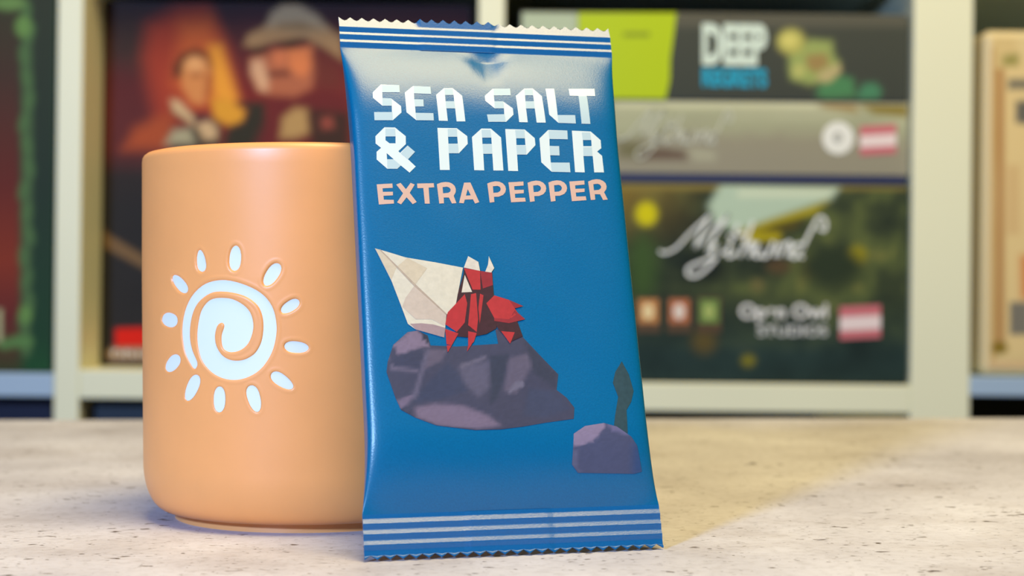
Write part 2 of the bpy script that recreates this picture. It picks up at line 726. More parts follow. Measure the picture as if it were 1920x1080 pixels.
white = ink('f4f8fa', 0.42, tone=FILM_TONE)
shade = ink('cfe0ea', 0.42, tone=FILM_TONE)
ra, rb, rc, rd = (690, 150), (900, 150), (690, 230), (910, 230)
sa = 1920 / 220
TITLE = [
    # word one
    (ra, sa, [(208, 75), (510, 85), (520, 205), (232, 205), (236, 298), (375, 302), (540, 430), (547, 535), (405, 662),
              (105, 662), (98, 527), (390, 528), (388, 425), (235, 425), (80, 295), (75, 205)], [],
     [[(228, 85), (510, 85), (520, 205), (232, 205)], [(236, 299), (375, 302), (388, 330), (388, 425), (235, 425)],
      [(98, 527), (398, 528), (402, 662), (105, 662)]]),
    (ra, sa, [(735, 100), (1020, 112), (1032, 233), (752, 222), (755, 318), (905, 322), (910, 437), (770, 437),
              (778, 540), (1068, 545), (1077, 665), (790, 662), (628, 530), (600, 208)], [],
     [[(748, 105), (1020, 112), (1032, 233), (752, 222)], [(756, 318), (905, 322), (910, 437), (769, 437)],
      [(778, 540), (1068, 545), (1077, 665), (790, 662)]]),
    (ra, sa, [(1240, 135), (1385, 135), (1540, 260), (1592, 680), (1448, 680), (1425, 468), (1282, 468), (1305, 672),
              (1158, 668), (1112, 245)], [[(1260, 250), (1400, 250), (1408, 350), (1268, 350)]],
     [[(1250, 150), (1385, 150), (1395, 250), (1258, 250)], [(1268, 350), (1410, 350), (1422, 468), (1281, 468)]]),
    # word two
    (rb, sa, [(205, 145), (490, 142), (502, 255), (225, 258), (235, 350), (375, 352), (535, 465), (547, 570),
              (425, 688), (135, 688), (112, 567), (395, 563), (390, 468), (240, 468), (85, 345), (75, 262)], [],
     [[(220, 150), (490, 142), (502, 255), (225, 258)], [(235, 351), (375, 352), (388, 400), (390, 468), (240, 468)],
      [(112, 567), (397, 563), (420, 688), (135, 688)]]),
    (rb, sa, [(725, 140), (862, 140), (1010, 265), (1075, 700), (925, 700), (895, 470), (752, 470), (780, 695),
              (640, 692), (583, 262)], [[(735, 255), (868, 255), (880, 350), (742, 350)]],
     [[(725, 155), (862, 155), (868, 255), (733, 255)], [(742, 350), (880, 350), (893, 470), (752, 470)]]),
    (rb, sa, [(1068, 142), (1212, 142), (1268, 575), (1555, 578), (1567, 715), (1282, 705), (1130, 570)], [],
     [[(1268, 576), (1555, 578), (1567, 715), (1282, 705)]]),
    (rb, sa, [(1447, 145), (1872, 145), (1885, 265), (1745, 262), (1805, 722), (1660, 718), (1608, 262), (1465, 260)],
     [], [[(1610, 268), (1746, 268), (1804, 722), (1661, 718)]]),
    # ampersand and word three
    (rc, 8, [(245, 72), (405, 75), (565, 205), (567, 325), (455, 430), (480, 455), (592, 345), (705, 440), (600, 552),
             (715, 660), (622, 752), (492, 645), (440, 695), (290, 695), (128, 555), (128, 440), (195, 380),
             (113, 315), (110, 205)],
     [[(262, 210), (412, 210), (412, 312), (322, 312), (262, 265)], [(280, 460), (385, 552), (285, 552)]],
     [[(260, 90), (405, 90), (412, 210), (262, 210)], [(490, 462), (592, 345), (705, 440), (600, 552)],
      [(287, 560), (390, 560), (488, 642), (440, 695), (290, 695)]]),
    (rc, 8, [(1040, 80), (1330, 85), (1488, 205), (1495, 320), (1362, 462), (1212, 462), (1225, 712), (1078, 712)],
     [[(1200, 215), (1338, 215), (1345, 318), (1205, 318)]],
     [[(1195, 95), (1330, 95), (1338, 215), (1198, 215)], [(1205, 325), (1348, 325), (1360, 462), (1212, 462)]]),
    (rc, 8, [(1700, 90), (1842, 92), (1995, 225), (2030, 720), (1880, 720), (1863, 470), (1728, 470), (1742, 718),
             (1592, 715), (1558, 218)], [[(1712, 228), (1848, 228), (1855, 322), (1715, 322)]],
     [[(1702, 110), (1835, 110), (1848, 228), (1711, 228)], [(1718, 330), (1855, 330), (1863, 470), (1728, 470)]]),
    (rd, 8, [(297, 98), (590, 105), (740, 235), (750, 340), (620, 482), (475, 482), (490, 728), (343, 725)],
     [[(462, 238), (592, 238), (600, 338), (465, 338)]],
     [[(447, 115), (585, 115), (592, 238), (461, 238)], [(465, 345), (605, 345), (615, 482), (474, 482)]]),
    (rd, 8, [(940, 112), (1228, 120), (1235, 252), (960, 247), (962, 350), (1105, 355), (1112, 495), (972, 492),
             (980, 600), (1262, 602), (1275, 747), (995, 740), (838, 598), (810, 240)], [],
     [[(947, 125), (1228, 121), (1235, 252), (960, 247)], [(962, 351), (1105, 355), (1112, 495), (972, 492)],
      [(980, 601), (1262, 602), (1275, 747), (994, 740)]]),
    (rd, 8, [(1297, 122), (1580, 135), (1728, 265), (1738, 385), (1675, 435), (1750, 500), (1778, 748), (1632, 748),
             (1610, 505), (1470, 505), (1490, 748), (1345, 745)],
     [[(1462, 265), (1588, 265), (1592, 355), (1467, 355)]],
     [[(1447, 150), (1570, 150), (1585, 262), (1460, 262)], [(1467, 370), (1595, 370), (1605, 503), (1470, 503)]]),
]
bmw, bms = bmesh.new(), bmesh.new()
for reg, sc, outl, holes, sh in TITLE:
    fill(bmw, [conv(reg, sc, outl)] + [conv(reg, sc, h) for h in holes], pack_map(1), 0.0016)
    for s in sh:
        fill(bms, [conv(reg, sc, s)], pack_map(2), 0.0016)
title = mk_bm('title_lettering', bmw, white, pack, smooth=True)
title['label'] = 'white folded-paper style title lettering'
mk_bm('letter_fold', bms, shade, title, smooth=True)

re_, rf_ = (690, 330), (910, 330)
SUB = [
    (re_, [(130, 127), (365, 115), (370, 180), (218, 187), (222, 240), (372, 238), (374, 292), (232, 300), (236, 357),
           (385, 360), (390, 415), (162, 430)], []),
    (re_, [(422, 130), (488, 105), (568, 200), (638, 105), (700, 130), (625, 255), (730, 392), (670, 425), (578, 322),
           (495, 428), (435, 398), (525, 262)], []),
    (re_, [(735, 115), (985, 110), (992, 172), (908, 177), (925, 417), (852, 417), (828, 182), (740, 185)], []),
    (re_, [(1032, 125), (1095, 100), (1160, 92), (1215, 97), (1260, 116), (1298, 150), (1316, 195), (1314, 245),
           (1285, 300), (1325, 408), (1258, 415), (1212, 325), (1135, 325), (1138, 412), (1068, 415)],
     [[(1118, 170), (1180, 163), (1215, 174), (1238, 200), (1235, 232), (1205, 254), (1125, 262)]]),
    (re_, [(1440, 102), (1535, 100), (1668, 395), (1605, 415), (1572, 352), (1450, 357), (1435, 412), (1365, 405)],
     [[(1495, 200), (1540, 292), (1468, 297)]]),
]


def pee(ox, oy):
    return ([(28 + ox, 115 + oy), (85 + ox, 93 + oy), (150 + ox, 82 + oy), (210 + ox, 88 + oy), (262 + ox, 113 + oy),
             (298 + ox, 155 + oy), (308 + ox, 200 + oy), (298 + ox, 245 + oy), (265 + ox, 286 + oy),
             (200 + ox, 313 + oy), (128 + ox, 315 + oy), (135 + ox, 392 + oy), (65 + ox, 402 + oy)],
            [[(112 + ox, 157 + oy), (180 + ox, 150 + oy), (213 + ox, 163 + oy), (230 + ox, 193 + oy),
              (222 + ox, 227 + oy), (185 + ox, 250 + oy), (120 + ox, 255 + oy)]])


for ox, oy in ((0, 0), (604, -11), (917, -15)):
    o_, h_ = pee(ox, oy)
    SUB.append((rf_, o_, h_))
SUB += [
    (rf_, [(345, 97), (570, 85), (572, 145), (432, 155), (435, 212), (575, 208), (575, 260), (442, 270), (447, 330),
           (595, 328), (605, 385), (385, 397)], []),
    (rf_, [(1257, 85), (1483, 70), (1487, 130), (1345, 143), (1350, 195), (1487, 190), (1487, 240), (1355, 252),
           (1362, 310), (1505, 307), (1515, 365), (1297, 380)], []),
    (rf_, [(1540, 85), (1600, 60), (1665, 50), (1715, 55), (1765, 76), (1802, 110), (1818, 155), (1812, 200),
           (1780, 245), (1835, 355), (1765, 362), (1720, 277), (1640, 275), (1648, 357), (1580, 362)],
     [[(1618, 125), (1680, 118), (1715, 130), (1736, 158), (1732, 188), (1700, 210), (1628, 217)]]),
]
bm = bmesh.new()
for reg, outl, holes in SUB:
    fill(bm, [conv(reg, 8, outl)] + [conv(reg, 8, h) for h in holes], pack_map(1), 0.0016)
sub = mk_bm('subtitle_lettering', bm, ink('f0bfae', 0.42, tone=FILM_TONE), pack, smooth=True)
sub['label'] = 'pale pink subtitle lettering'

# printed picture: a generic folded-paper shell creature on a grey paper rock
rg, sg = (690, 450), 4.697
rh, shh = (710, 600), 4.8
ri, si = (1050, 660), 4.5
ROCK = [[(130, 225), (260, 110), (350, 95), (440, 140), (465, 230), (700, 240), (1075, 215), (1050, 90), (1250, 20),
         (1300, 160), (1470, 340), (1615, 490), (1600, 630), (1690, 700), (1760, 790), (1755, 890), (1500, 925),
         (1300, 960), (1100, 985), (870, 992), (520, 950), (330, 880), (200, 810), (150, 700), (70, 470), (80, 380)]]
ROCKL = [('8b7690', 10, [(130, 225), (260, 110), (350, 95), (390, 130), (455, 240), (330, 260), (180, 320)]),
         ('7d6c88', 12, [(160, 720), (310, 670), (260, 760), (195, 800)]),
         ('83708a', 26, [(330, 790), (500, 755), (760, 770), (980, 860), (1100, 950), (870, 985), (520, 945), (335, 875)]),
         ('6b5f76', 20, [(440, 260), (620, 270), (560, 370), (400, 450)]),
         ('6a6078', 26, [(1170, 350), (1350, 300), (1370, 420), (1300, 560), (1240, 660), (1130, 640)]),
         ('645e78', 30, [(720, 430), (990, 370), (1000, 600), (900, 700), (760, 560)]),
         ('70657e', 10, [(85, 340), (130, 420), (360, 440), (340, 470), (110, 460)]),
         ('3e4258', 14, [(1005, 330), (1170, 300), (1130, 520), (1060, 720), (1005, 760)]),
         ('454660', 16, [(130, 330), (430, 260), (380, 440), (140, 420)]),
         ('444864', 22, [(400, 610), (620, 380), (720, 480), (800, 640), (520, 720), (320, 740)]),
         ('404359', 14, [(1300, 170), (1470, 345), (1610, 490), (1595, 620), (1400, 480), (1350, 300)]),
         ('484c68', 24, [(1350, 620), (1600, 640), (1740, 800), (1500, 880), (1300, 860)]),
         ('33384c', 8, [(370, 110), (440, 140), (455, 225), (400, 170)]),
         ('6a627c', 14, [(425, 260), (462, 262), (345, 690), (290, 730)]),
         ('787088', 8, [(1230, 560), (1310, 540), (1300, 600), (1150, 670)]),
         ('6e667e', 12, [(730, 400), (960, 322), (965, 352), (740, 440)]),
         ('2e3950', 5, [(190, 800), (330, 882), (520, 950), (870, 990), (1100, 985), (1300, 960), (1300, 980),
                        (1100, 1003), (870, 1008), (510, 968), (320, 900), (205, 835)])]
ART_FILM = art_material('printed_film', 0.42, 0.4)


def painted(name, region, scale, loops, base, layers, layer, parent=pack, grain=0.12, cell=0.0008):
    o = prints_bm(name, region, scale, [loops], ART_FILM, layer, parent, cell)
    co = np.array([v.co[:] for v in o.data.vertices])
    col = np.tile(np.array(lin(base)), (len(co), 1))
    for c, soft, P in layers:
        P = np.array(conv(region, scale, P))
        d = sdf_poly(P, co[:, 0], co[:, 1])
        sf = soft / scale / 7400
        t = np.clip(0.5 - d / (2 * sf), 0, 1)
        t = (t * t * (3 - 2 * t))[:, None]
        col = col * (1 - t) + np.array(lin(c)) * t
    col *= np.array(FILM_TONE)
    col *= 1 + grain * (rng.random((len(co), 1)) - 0.5)
    a = o.data.color_attributes.new('print', 'FLOAT_COLOR', 'POINT')
    a.data.foreach_set('color', np.concatenate([col, np.ones((len(co), 1))], 1).astype(np.float32).ravel())
    return o


def prints_bm(name, region, scale, shapes, mat, layer, parent, cell):
    bm = bmesh.new()
    for loops in shapes:
        fill(bm, [conv(region, scale, l) for l in loops], pack_map(layer), cell)
    return mk_bm(name, bm, mat, parent, smooth=True)


rock = painted('rock_print', rh, shh, ROCK, '4b4a63', ROCKL, 1)
shell = prints('shell_print', rg, sg, [[[(60, 75), (330, 155), (600, 200), (835, 245), (770, 580), (690, 660),
                                        (670, 860), (420, 790), (350, 740), (290, 580), (205, 360)]]],
               ink('ecdccb', 0.5, 0.06, tone=FILM_TONE), 3)
for col, polys in (('e2cbb4', [[(250, 240), (345, 160), (520, 250), (410, 400)],
                               [(60, 75), (100, 90), (250, 240), (205, 350)]]),
                   ('dcc3b6', [[(330, 510), (410, 400), (690, 660), (672, 760), (560, 700), (420, 700), (300, 590)]]),
                   ('b4949a', [[(370, 740), (470, 735), (570, 745), (680, 775), (670, 860), (420, 790)]]),
                   ('c3a99a', [[(100, 88), (108, 84), (420, 395), (695, 655), (688, 664), (405, 408)]])):
    prints('shell_facet', rg, sg, [[p] for p in polys], ink(col, 0.5, 0.06, tone=FILM_TONE), 4, shell)
crab = prints('crab_print', rg, sg, [[[(790, 470), (840, 300), (842, 250), (1090, 290), (1105, 480), (1130, 780),
                                      (1040, 830), (990, 840), (880, 860), (770, 850), (760, 640)]],
                                    [[(1100, 700), (1310, 715), (1360, 850), (1250, 900), (1140, 780)]]],
              ink('44222f', 0.5, 0.15, tone=FILM_TONE), 5)
for col, polys in (('c8323a', [[(842, 250), (985, 275), (990, 440), (920, 440)],
                               [(850, 480), (872, 560), (850, 730), (780, 812), (678, 745), (700, 640)],
                               [(678, 785), (795, 825), (735, 930), (690, 920)],
                               [(905, 480), (950, 470), (968, 700), (955, 812), (880, 752)],
                               [(880, 805), (955, 822), (930, 900), (880, 940)],
                               [(985, 475), (1015, 490), (982, 740), (970, 600)],
                               [(1040, 560), (1110, 490), (1240, 530), (1320, 650), (1240, 700), (1110, 690)],
                               [(1170, 805), (1290, 815), (1250, 915)],
                               [(690, 930), (735, 930), (700, 992)], [(880, 930), (925, 900), (870, 985)]]),
                   ('a32a38', [[(1240, 530), (1365, 585), (1290, 605)], [(1290, 620), (1382, 700), (1240, 735),
                                                                        (1110, 715), (1110, 690), (1240, 700)],
                               [(985, 275), (1090, 290), (1098, 400), (1010, 430)]]),
                   ('eedccf', [[(880, 145), (970, 195), (985, 275), (842, 245)],
                               [(1062, 145), (1110, 250), (1080, 295), (1025, 295), (1055, 220)],
                               [(850, 310), (915, 460), (822, 465)]])):
    prints('crab_facet', rg, sg, [[p] for p in polys], ink(col, 0.5, 0.08, tone=FILM_TONE), 6, crab)

weed = prints('weed_print', ri, si, [[[(520, 80), (580, 190), (620, 330), (600, 420), (560, 490), (570, 690),
                                      (455, 620), (465, 530), (490, 380), (445, 260), (465, 170)]]],
              ink('34505c', 0.5, 0.12, tone=FILM_TONE), 1)
pebble = painted('pebble_print', ri, si, [[(115, 690), (210, 625), (370, 600), (480, 630), (600, 715), (650, 790),
                                           (672, 900), (690, 1010), (620, 1028), (150, 1020), (100, 950), (110, 810)]],
                 '56587a', [('9a86a6', 8, [(100, 690), (210, 615), (370, 590), (390, 620), (300, 735), (200, 785),
                                           (112, 805)]),
                            ('77709a', 10, [(400, 605), (480, 620), (600, 705), (440, 670)]),
                            ('6c6a8c', 20, [(100, 830), (150, 830), (140, 960), (180, 1020), (100, 950)]),
                            ('3a5488', 60, [(620, 780), (720, 800), (720, 1040), (610, 1040)])], 2)

# ------------------------------------------------------------------ shelf unit
ROLL = math.radians(0.6)
cr, sr = math.cos(ROLL), math.sin(ROLL)


def LP(u, v, Y=SHELF_Y):
    """pixel on the plane at depth Y -> (x, z) in the slightly leaning frame of the shelf"""
    p = at_depth(u, v, Y)
    return p.x * cr - p.z * sr, p.x * sr + p.z * cr


def LX(u, v, Y=SHELF_Y):
    return LP(u, v, Y)[0]


def LZ(u, v, Y=SHELF_Y):
    return LP(u, v, Y)[1]


def frame_root(name, x, y, z):
    """Empty whose local axes are those of the shelf, base at local (x, y, z)"""
    return empty(name, (x * cr + z * sr, y, -x * sr + z * cr), (0, ROLL, 0))


M_shelf = material('white_laminate', lin('f0efcd'), 0.45, 0.4, noise=(5, 0.02, 2))
M_shelf_bluelit = material('blue_lit_white_laminate', lin('a9c0d6'), 0.45, 0.4)  # bluish light on the outer white boards, put into their base colour
BOT = FLOOR_Z + 0.012
TOPZ = 0.80
D = 0.39
UPR = [(-0.895, -0.875), (LX(104, 400), LX(152, 400)), (LX(894, 300), LX(944, 300)), (LX(1710, 400), LX(1822, 400)),
       (0.770, 0.790)]
ZB_L = (LZ(220, 748), LZ(220, 694))
ZB_R = (LZ(1450, 773), LZ(1450, 720))
ZB_FL = (LZ(50, 744), LZ(50, 699))
ZB_FR = (LZ(1880, 743), LZ(1880, 706))
unit = frame_root('shelf_unit', 0, SHELF_Y, BOT)
tag(unit, 'white laminate cube shelving unit filled with board game boxes', 'shelf')
for a, b in UPR:
    mk_bm('upright_panel', bm_box(a, b, 0, D, 0.0, TOPZ - BOT, 0.0012), M_shelf, unit)
for k, (zb, m) in enumerate(((ZB_FL, M_shelf_bluelit), (ZB_L, M_shelf), (ZB_R, M_shelf), (ZB_FR, M_shelf_bluelit))):
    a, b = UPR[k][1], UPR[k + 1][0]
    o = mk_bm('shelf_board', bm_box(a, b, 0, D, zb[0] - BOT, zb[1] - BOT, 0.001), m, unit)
    if m is M_shelf_bluelit:
        o['label'] = 'white shelf board with blue light in its colour'
    for zz in (zb[1] + 0.335, zb[0] - 0.355):
        mk_bm('shelf_board', bm_box(a, b, 0, D, zz - BOT, zz + 0.02 - BOT, 0.001), M_shelf, unit)
mk_bm('added_dark_sheet', bm_box(UPR[0][0], UPR[-1][1], D, D + 0.004, 0.0, TOPZ - BOT),
      material('dark_gap_sheet', lin('17181a'), 0.8, 0.2), unit)  # added dark sheet behind the open cells, keeps the gaps black


# ------------------------------------------------------------------ game boxes
class GBox:
    """a game box built from its front rectangle (pixels at depth Y)"""

    def __init__(self, name, label, px, Y, depth, mat, zfloor=None, group=None, ref=None, bev=0.0012, ztop=None,
                 tray=None, tray_h=0.0):
        u0, v0, u1, v1 = px
        um, vm = (u0 + u1) / 2, (v0 + v1) / 2
        self.Y = Y
        ru = ref if ref else um
        self.x0, self.x1 = LX(u0, vm, Y), LX(u1, vm, Y)
        self.z0 = LZ(ru, v1, Y) if zfloor is None else zfloor
        self.z1 = LZ(ru, v0, Y) if ztop is None else ztop
        self.cx = (self.x0 + self.x1) / 2
        self.root = frame_root(name, self.cx, Y, self.z0)
        tag(self.root, label, 'game box', group)
        w, h = (self.x1 - self.x0) / 2, self.z1 - self.z0
        self.w, self.h = w, h
        if tray:
            mk_bm('tray', bm_box(-w + 0.0012, w - 0.0012, 0.0012, depth - 0.0012, 0.0, tray_h + 0.004, bev), tray,
                  self.root)
            self.lid = mk_bm('lid', bm_box(-w, w, 0, depth, tray_h, h, bev), mat, self.root)
        else:
            self.lid = mk_bm('lid', bm_box(-w, w, 0, depth, 0, h, bev), mat, self.root)

    def p(self, u, v):
        x, z = LP(u, v, self.Y)
        return x - self.cx, z - self.z0

    def pts(self, px):
        return [self.p(u, v) for u, v in px]

    def decal(self, name, loops, mat, layer=1):
        bm = bmesh.new()
        for l in loops:
            fill(bm, [self.pts(q) for q in l], lambda x, y: (x, -0.0003 - 0.00025 * layer, y))
        for f in bm.faces:
            f.normal_update()
            if f.normal.y > 0:
                f.normal_flip()
        return mk_bm(name, bm, mat, self.lid)

    def art(self, name, nx, nz, base, layers, inset=0.0014, tone=(1.0, 0.95, 0.8)):
        """printed picture as a grid with printed colours; layers = (outline px, colour, softness px)"""
        w, h = self.w - inset, self.h - inset
        gx = np.linspace(-w, w, nx)
        gz = np.linspace(inset, h, nz)
        X, Z = np.meshgrid(gx, gz)
        xl, zl = X + self.cx, Z + self.z0
        xw, zw = xl * cr + zl * sr, -xl * sr + zl * cr
        yy = self.Y * math.cos(PITCH) + (zw - CAM_H) * math.sin(PITCH)
        zc = -self.Y * math.sin(PITCH) + (zw - CAM_H) * math.cos(PITCH)
        U, V = 960 + F_PX * xw / yy, 540 - F_PX * zc / yy
        col = base(U, V)
        for P, c, soft in layers:
            d = sdf_poly(P, U, V)
            t = np.clip(0.5 - d / (2 * soft), 0, 1)
            t = (t * t * (3 - 2 * t))[..., None]
            col = col * (1 - t) + np.array(lin(c)) * t
        col = col * np.array(tone)
        verts = np.stack([X, np.full_like(X, -0.0003), Z], -1).reshape(-1, 3)
        faces = [(j * nx + i, j * nx + i + 1, (j + 1) * nx + i + 1, (j + 1) * nx + i)
                 for j in range(nz - 1) for i in range(nx - 1)]
        o = mk(name, verts.tolist(), faces, ART, self.lid)
        a = o.data.color_attributes.new('print', 'FLOAT_COLOR', 'POINT')
        rgba = np.concatenate([col.reshape(-1, 3), np.ones((nx * nz, 1))], 1).astype(np.float32)
        a.data.foreach_set('color', rgba.ravel())
        return o

    def text(self, name, body, px, mat, layer=2, bold=0.02, shear=0.0, slope=0.0):
        """block lettering stretched into the pixel rectangle"""
        cu = bpy.data.curves.new('lettering', 'FONT')
        cu.body = body
        cu.offset = bold
        cu.shear = shear
        tmp = bpy.data.objects.new('lettering', cu)
        C.objects.link(tmp)
        dg = bpy.context.evaluated_depsgraph_get()
        me = bpy.data.meshes.new_from_object(tmp.evaluated_get(dg))
        bpy.data.objects.remove(tmp)
        co = np.array([v.co[:] for v in me.vertices])
        lo, hi = co.min(0), co.max(0)
        u0, v0, u1, v1 = px
        out = []
        for c in co:
            a = (c[0] - lo[0]) / (hi[0] - lo[0])
            b = (c[1] - lo[1]) / (hi[1] - lo[1])
            x, z = self.p(u0 + a * (u1 - u0), v1 + b * (v0 - v1) + a * slope)
            out.append((x, -0.0003 - 0.00025 * layer, z))
        fs = [tuple(p.vertices) for p in me.polygons]
        bpy.data.meshes.remove(me)
        return mk(name, out, fs, mat, self.lid)

    def strokes(self, name, lines, width, mat, layer=2):
        """pen strokes (pixels) as flat ribbons"""
        bm = bmesh.new()
        for ln in lines:
            P = np.array(ln, float)
            Q = []
            for i in range(len(P) - 1):
                p0 = P[max(i - 1, 0)]
                p1, p2 = P[i], P[i + 1]
                p3 = P[min(i + 2, len(P) - 1)]
                for k in range(5):
                    t = k / 5
                    Q.append(0.5 * ((2 * p1) + (-p0 + p2) * t + (2 * p0 - 5 * p1 + 4 * p2 - p3) * t * t
                                    + (-p0 + 3 * p1 - 3 * p2 + p3) * t ** 3))
            Q.append(P[-1])
            Q = np.array(Q)
            T = np.gradient(Q, axis=0)
            T /= np.linalg.norm(T, axis=1)[:, None] + 1e-9
            Nn = np.stack([-T[:, 1], T[:, 0]], 1) * width / 2
            L_, R_ = self.pts(Q + Nn), self.pts(Q - Nn)
            y = -0.0003 - 0.00025 * layer
            lv = [bm.verts.new((x, y, z)) for x, z in L_]
            rv = [bm.verts.new((x, y, z)) for x, z in R_]
            for i in range(len(Q) - 1):
                bm.faces.new((lv[i], rv[i], rv[i + 1], lv[i + 1]))
        return mk_bm(name, bm, mat, self.lid)


def fbm(U, V, sx, sy, seed, octaves=4):
    """cheap value noise 0..1 on pixel coordinates"""
    r = np.random.default_rng(seed)
    out = np.zeros_like(U)
    amp, tot = 1.0, 0.0
    for o in range(octaves):
        g = r.random((64, 64))
        x, y = U / sx * 2 ** o % 63, V / sy * 2 ** o % 63
        i, j = np.floor(x).astype(int), np.floor(y).astype(int)
        fx, fy = x - i, y - j
        fx, fy = fx * fx * (3 - 2 * fx), fy * fy * (3 - 2 * fy)
        n = (g[j, i] * (1 - fx) + g[j, (i + 1) % 64] * fx) * (1 - fy) + (
            g[(j + 1) % 64, i] * (1 - fx) + g[(j + 1) % 64, (i + 1) % 64] * fx) * fy
        out += n * amp
        tot += amp
        amp *= 0.5
    return out / tot


def mixc(t, *stops):
    """piecewise linear colour ramp over t; stops = (pos, colour)"""
    ps = [s[0] for s in stops]
    cs = np.array([lin(s[1]) for s in stops])
    return np.stack([np.interp(t, ps, cs[:, k]) for k in range(3)], -1)


G = 'board game boxes on the shelf'
FRONT = SHELF_Y + 0.006

# --- bottom box of the stack: forest scene
zr = ZB_R[1]
card_dark = material('dark_green_card', lin('39452f'), 0.5, 0.35)
b1 = GBox('game_box', 'big dark green forest game box at the bottom of the three-box stack', (960, 345, 1704, 719),
          FRONT, 0.30, card_dark, zfloor=zr + 0.0002, group=G, ref=1425, tray=material('dark_tray', lin('1d2b2c'), 0.6),
          tray_h=0.008)


def forest(U, V):
    n = fbm(U + 40, V, 55, 60, 3, 5)
    t = np.clip((V - 340) / 380, 0, 1)
    c = mixc(np.clip(n * 1.6 - 0.35, 0, 1), (0, '1c2622'), (0.45, '333d2c'), (0.8, '4f5a36'), (1, '6b6a3c'))
    low = mixc(n, (0, '152223'), (1, '26393a'))
    k = np.clip((t - 0.55) / 0.3, 0, 1)[..., None]
    c = c * (1 - k) + low * k
    olive = (np.clip((1330 - U) / 200, 0, 1) * np.clip((470 - V) / 110, 0, 1))[..., None]
    return 1.45 * (c * (1 - olive * 0.75) + np.array(lin('86702f')) * olive * 0.75)


def z7(pts):
    return [(1140 + x / 2.2974, 330 + y / 2.2974) for x, y in pts]


b1.art('cover_art', 150, 80, forest, [
    (z7([(60, 60), (1290, 60), (1290, 34), (60, 34)]), '8d7f45', 4),  # lit bevel along the lid's upper edge, painted as a lighter band
    (z7([(490, 30), (1000, 45), (960, 100), (700, 190), (560, 240), (460, 200), (430, 130)]), 'b9d2c6', 9),
    (z7([(560, 60), (980, 62), (940, 90), (560, 90)]), 'd5e4d4', 7),
    (z7([(560, 240), (700, 188), (950, 108), (890, 160), (700, 215), (745, 245), (740, 280), (590, 285)]), 'b3a81c', 7),
    (z7([(620, 240), (720, 215), (850, 190), (800, 230), (700, 245)]), '5a5020', 7),
    (ellipse(1212, 401, 20, 22), 'd6cf12', 9), (ellipse(1607, 478, 17, 17), 'a8a020', 9),
    (ellipse(1403, 676, 13, 11), '7d7a2a', 8), (ellipse(1520, 505, 16, 14), '6e6838', 12),
    (ellipse(1420, 535, 12, 12), '6e6a45', 9), (ellipse(1460, 500, 22, 12), '5b4a35', 12),
    (ellipse(1320, 640, 22, 22), '5d5230', 16), (ellipse(1320, 500, 40, 30), '1b2422', 18),
    (ellipse(1205, 500, 26, 60), '3f5a30', 25), (ellipse(1560, 500, 60, 40), '2e3b2c', 25)])
for x, c1, c2 in ((1193, 'c88a4e', 'f0d8a0'), (1251, 'c0744a', 'e8d8c8'), (1307, '6d8a44', 'a9b866')):
    fr = b1.decal('icon', [[[(x, 557), (x + 45, 557), (x + 45, 624), (x, 624)]]], ink('5a4630'), 1)
    b1.decal('icon', [[[(x + 4, 561), (x + 41, 561), (x + 41, 606), (x + 4, 606)]]], ink(c1), 2)
    b1.decal('icon', [[ellipse(x + 22, 584, 11, 15).tolist()]], ink(c2), 3)

# handwriting, in the zoomed coordinates of the big box
SCRIPT = [[(222, 320), (238, 332), (290, 312), (360, 240), (448, 160)], [(448, 160), (400, 240), (372, 312)],
          [(372, 312), (445, 235), (520, 165)], [(520, 165), (465, 250), (425, 325)],
          [(462, 282), (445, 328), (462, 342), (505, 285)], [(505, 285), (450, 372), (385, 428), (345, 425), (350, 392),
                                                             (420, 362), (505, 325)],
          [(560, 205), (515, 330), (530, 346), (555, 325)], [(515, 262), (590, 250)],
          [(625, 195), (565, 348)], [(575, 330), (612, 285), (625, 298), (606, 348)],
          [(645, 285), (630, 335), (648, 346), (675, 290)], [(675, 290), (662, 338), (682, 346), (712, 282)],
          [(732, 290), (716, 348)], [(752, 288), (735, 348)], [(742, 325), (775, 285), (788, 298), (770, 348)],
          [(838, 292), (806, 300), (788, 340), (808, 350), (838, 300)],
          [(905, 178), (860, 262), (826, 340), (842, 350)], [(905, 178), (925, 180), (938, 205), (930, 235), (905, 222)]]
b1.strokes('script_lettering', [z7(s) for s in SCRIPT[:4]], 5.0, ink('f4f6f0'), 3)
b1.strokes('script_lettering', [z7(s) for s in SCRIPT[4:]], 5.8, ink('f4f6f0'), 3)
b1.text('studio_lettering', 'Open Owl', (1386, 569, 1551, 606), ink('eceae4'), 2, 0.03)
b1.text('studio_lettering', 'STUDIOS', (1420, 610, 1551, 630), ink('dcdcd8'), 2, 0.02)


def label_sticker(b, u0, v0, u1, v1):
    b.decal('red_label', [[[(u0, v0 + 4), (u1, v0), (u1, v1 - 4), (u0, v1)]]], ink('cf747a'), 2)
    h = v1 - v0
    b.decal('red_label', [[[(u0, v0 + 4 + h * .3), (u1, v0 + h * .3), (u1, v1 - 4 - h * .25), (u0, v1 - h * .25)]]],
            ink('f0dcd8'), 3)


label_sticker(b1, 1574, 571, 1651, 637)

# --- middle box: misty grey
zm0 = b1.z1 + 0.0004
grey_card = material('grey_card', lin('a6a695'), 0.5, 0.35)
b2 = GBox('game_box', 'flat misty grey game box with navy lower edge between two darker boxes', (962, 190, 1704, 340),
          FRONT + 0.002, 0.29, grey_card, zfloor=zm0, group=G, ref=1425,
          tray=material('navy_tray', lin('2b3157'), 0.5), tray_h=0.0072)
# picture sits on the lid above the tray


def mist(U, V):
    n = fbm(U, V, 130, 50, 11, 4)
    t = np.clip((V - 190) / 140, 0, 1)
    c = mixc(np.clip(t + (n - 0.5) * 0.5, 0, 1), (0, 'c6cbb4'), (0.3, 'aab09a'), (0.6, '9a988c'), (1, '98968c'))
    return c


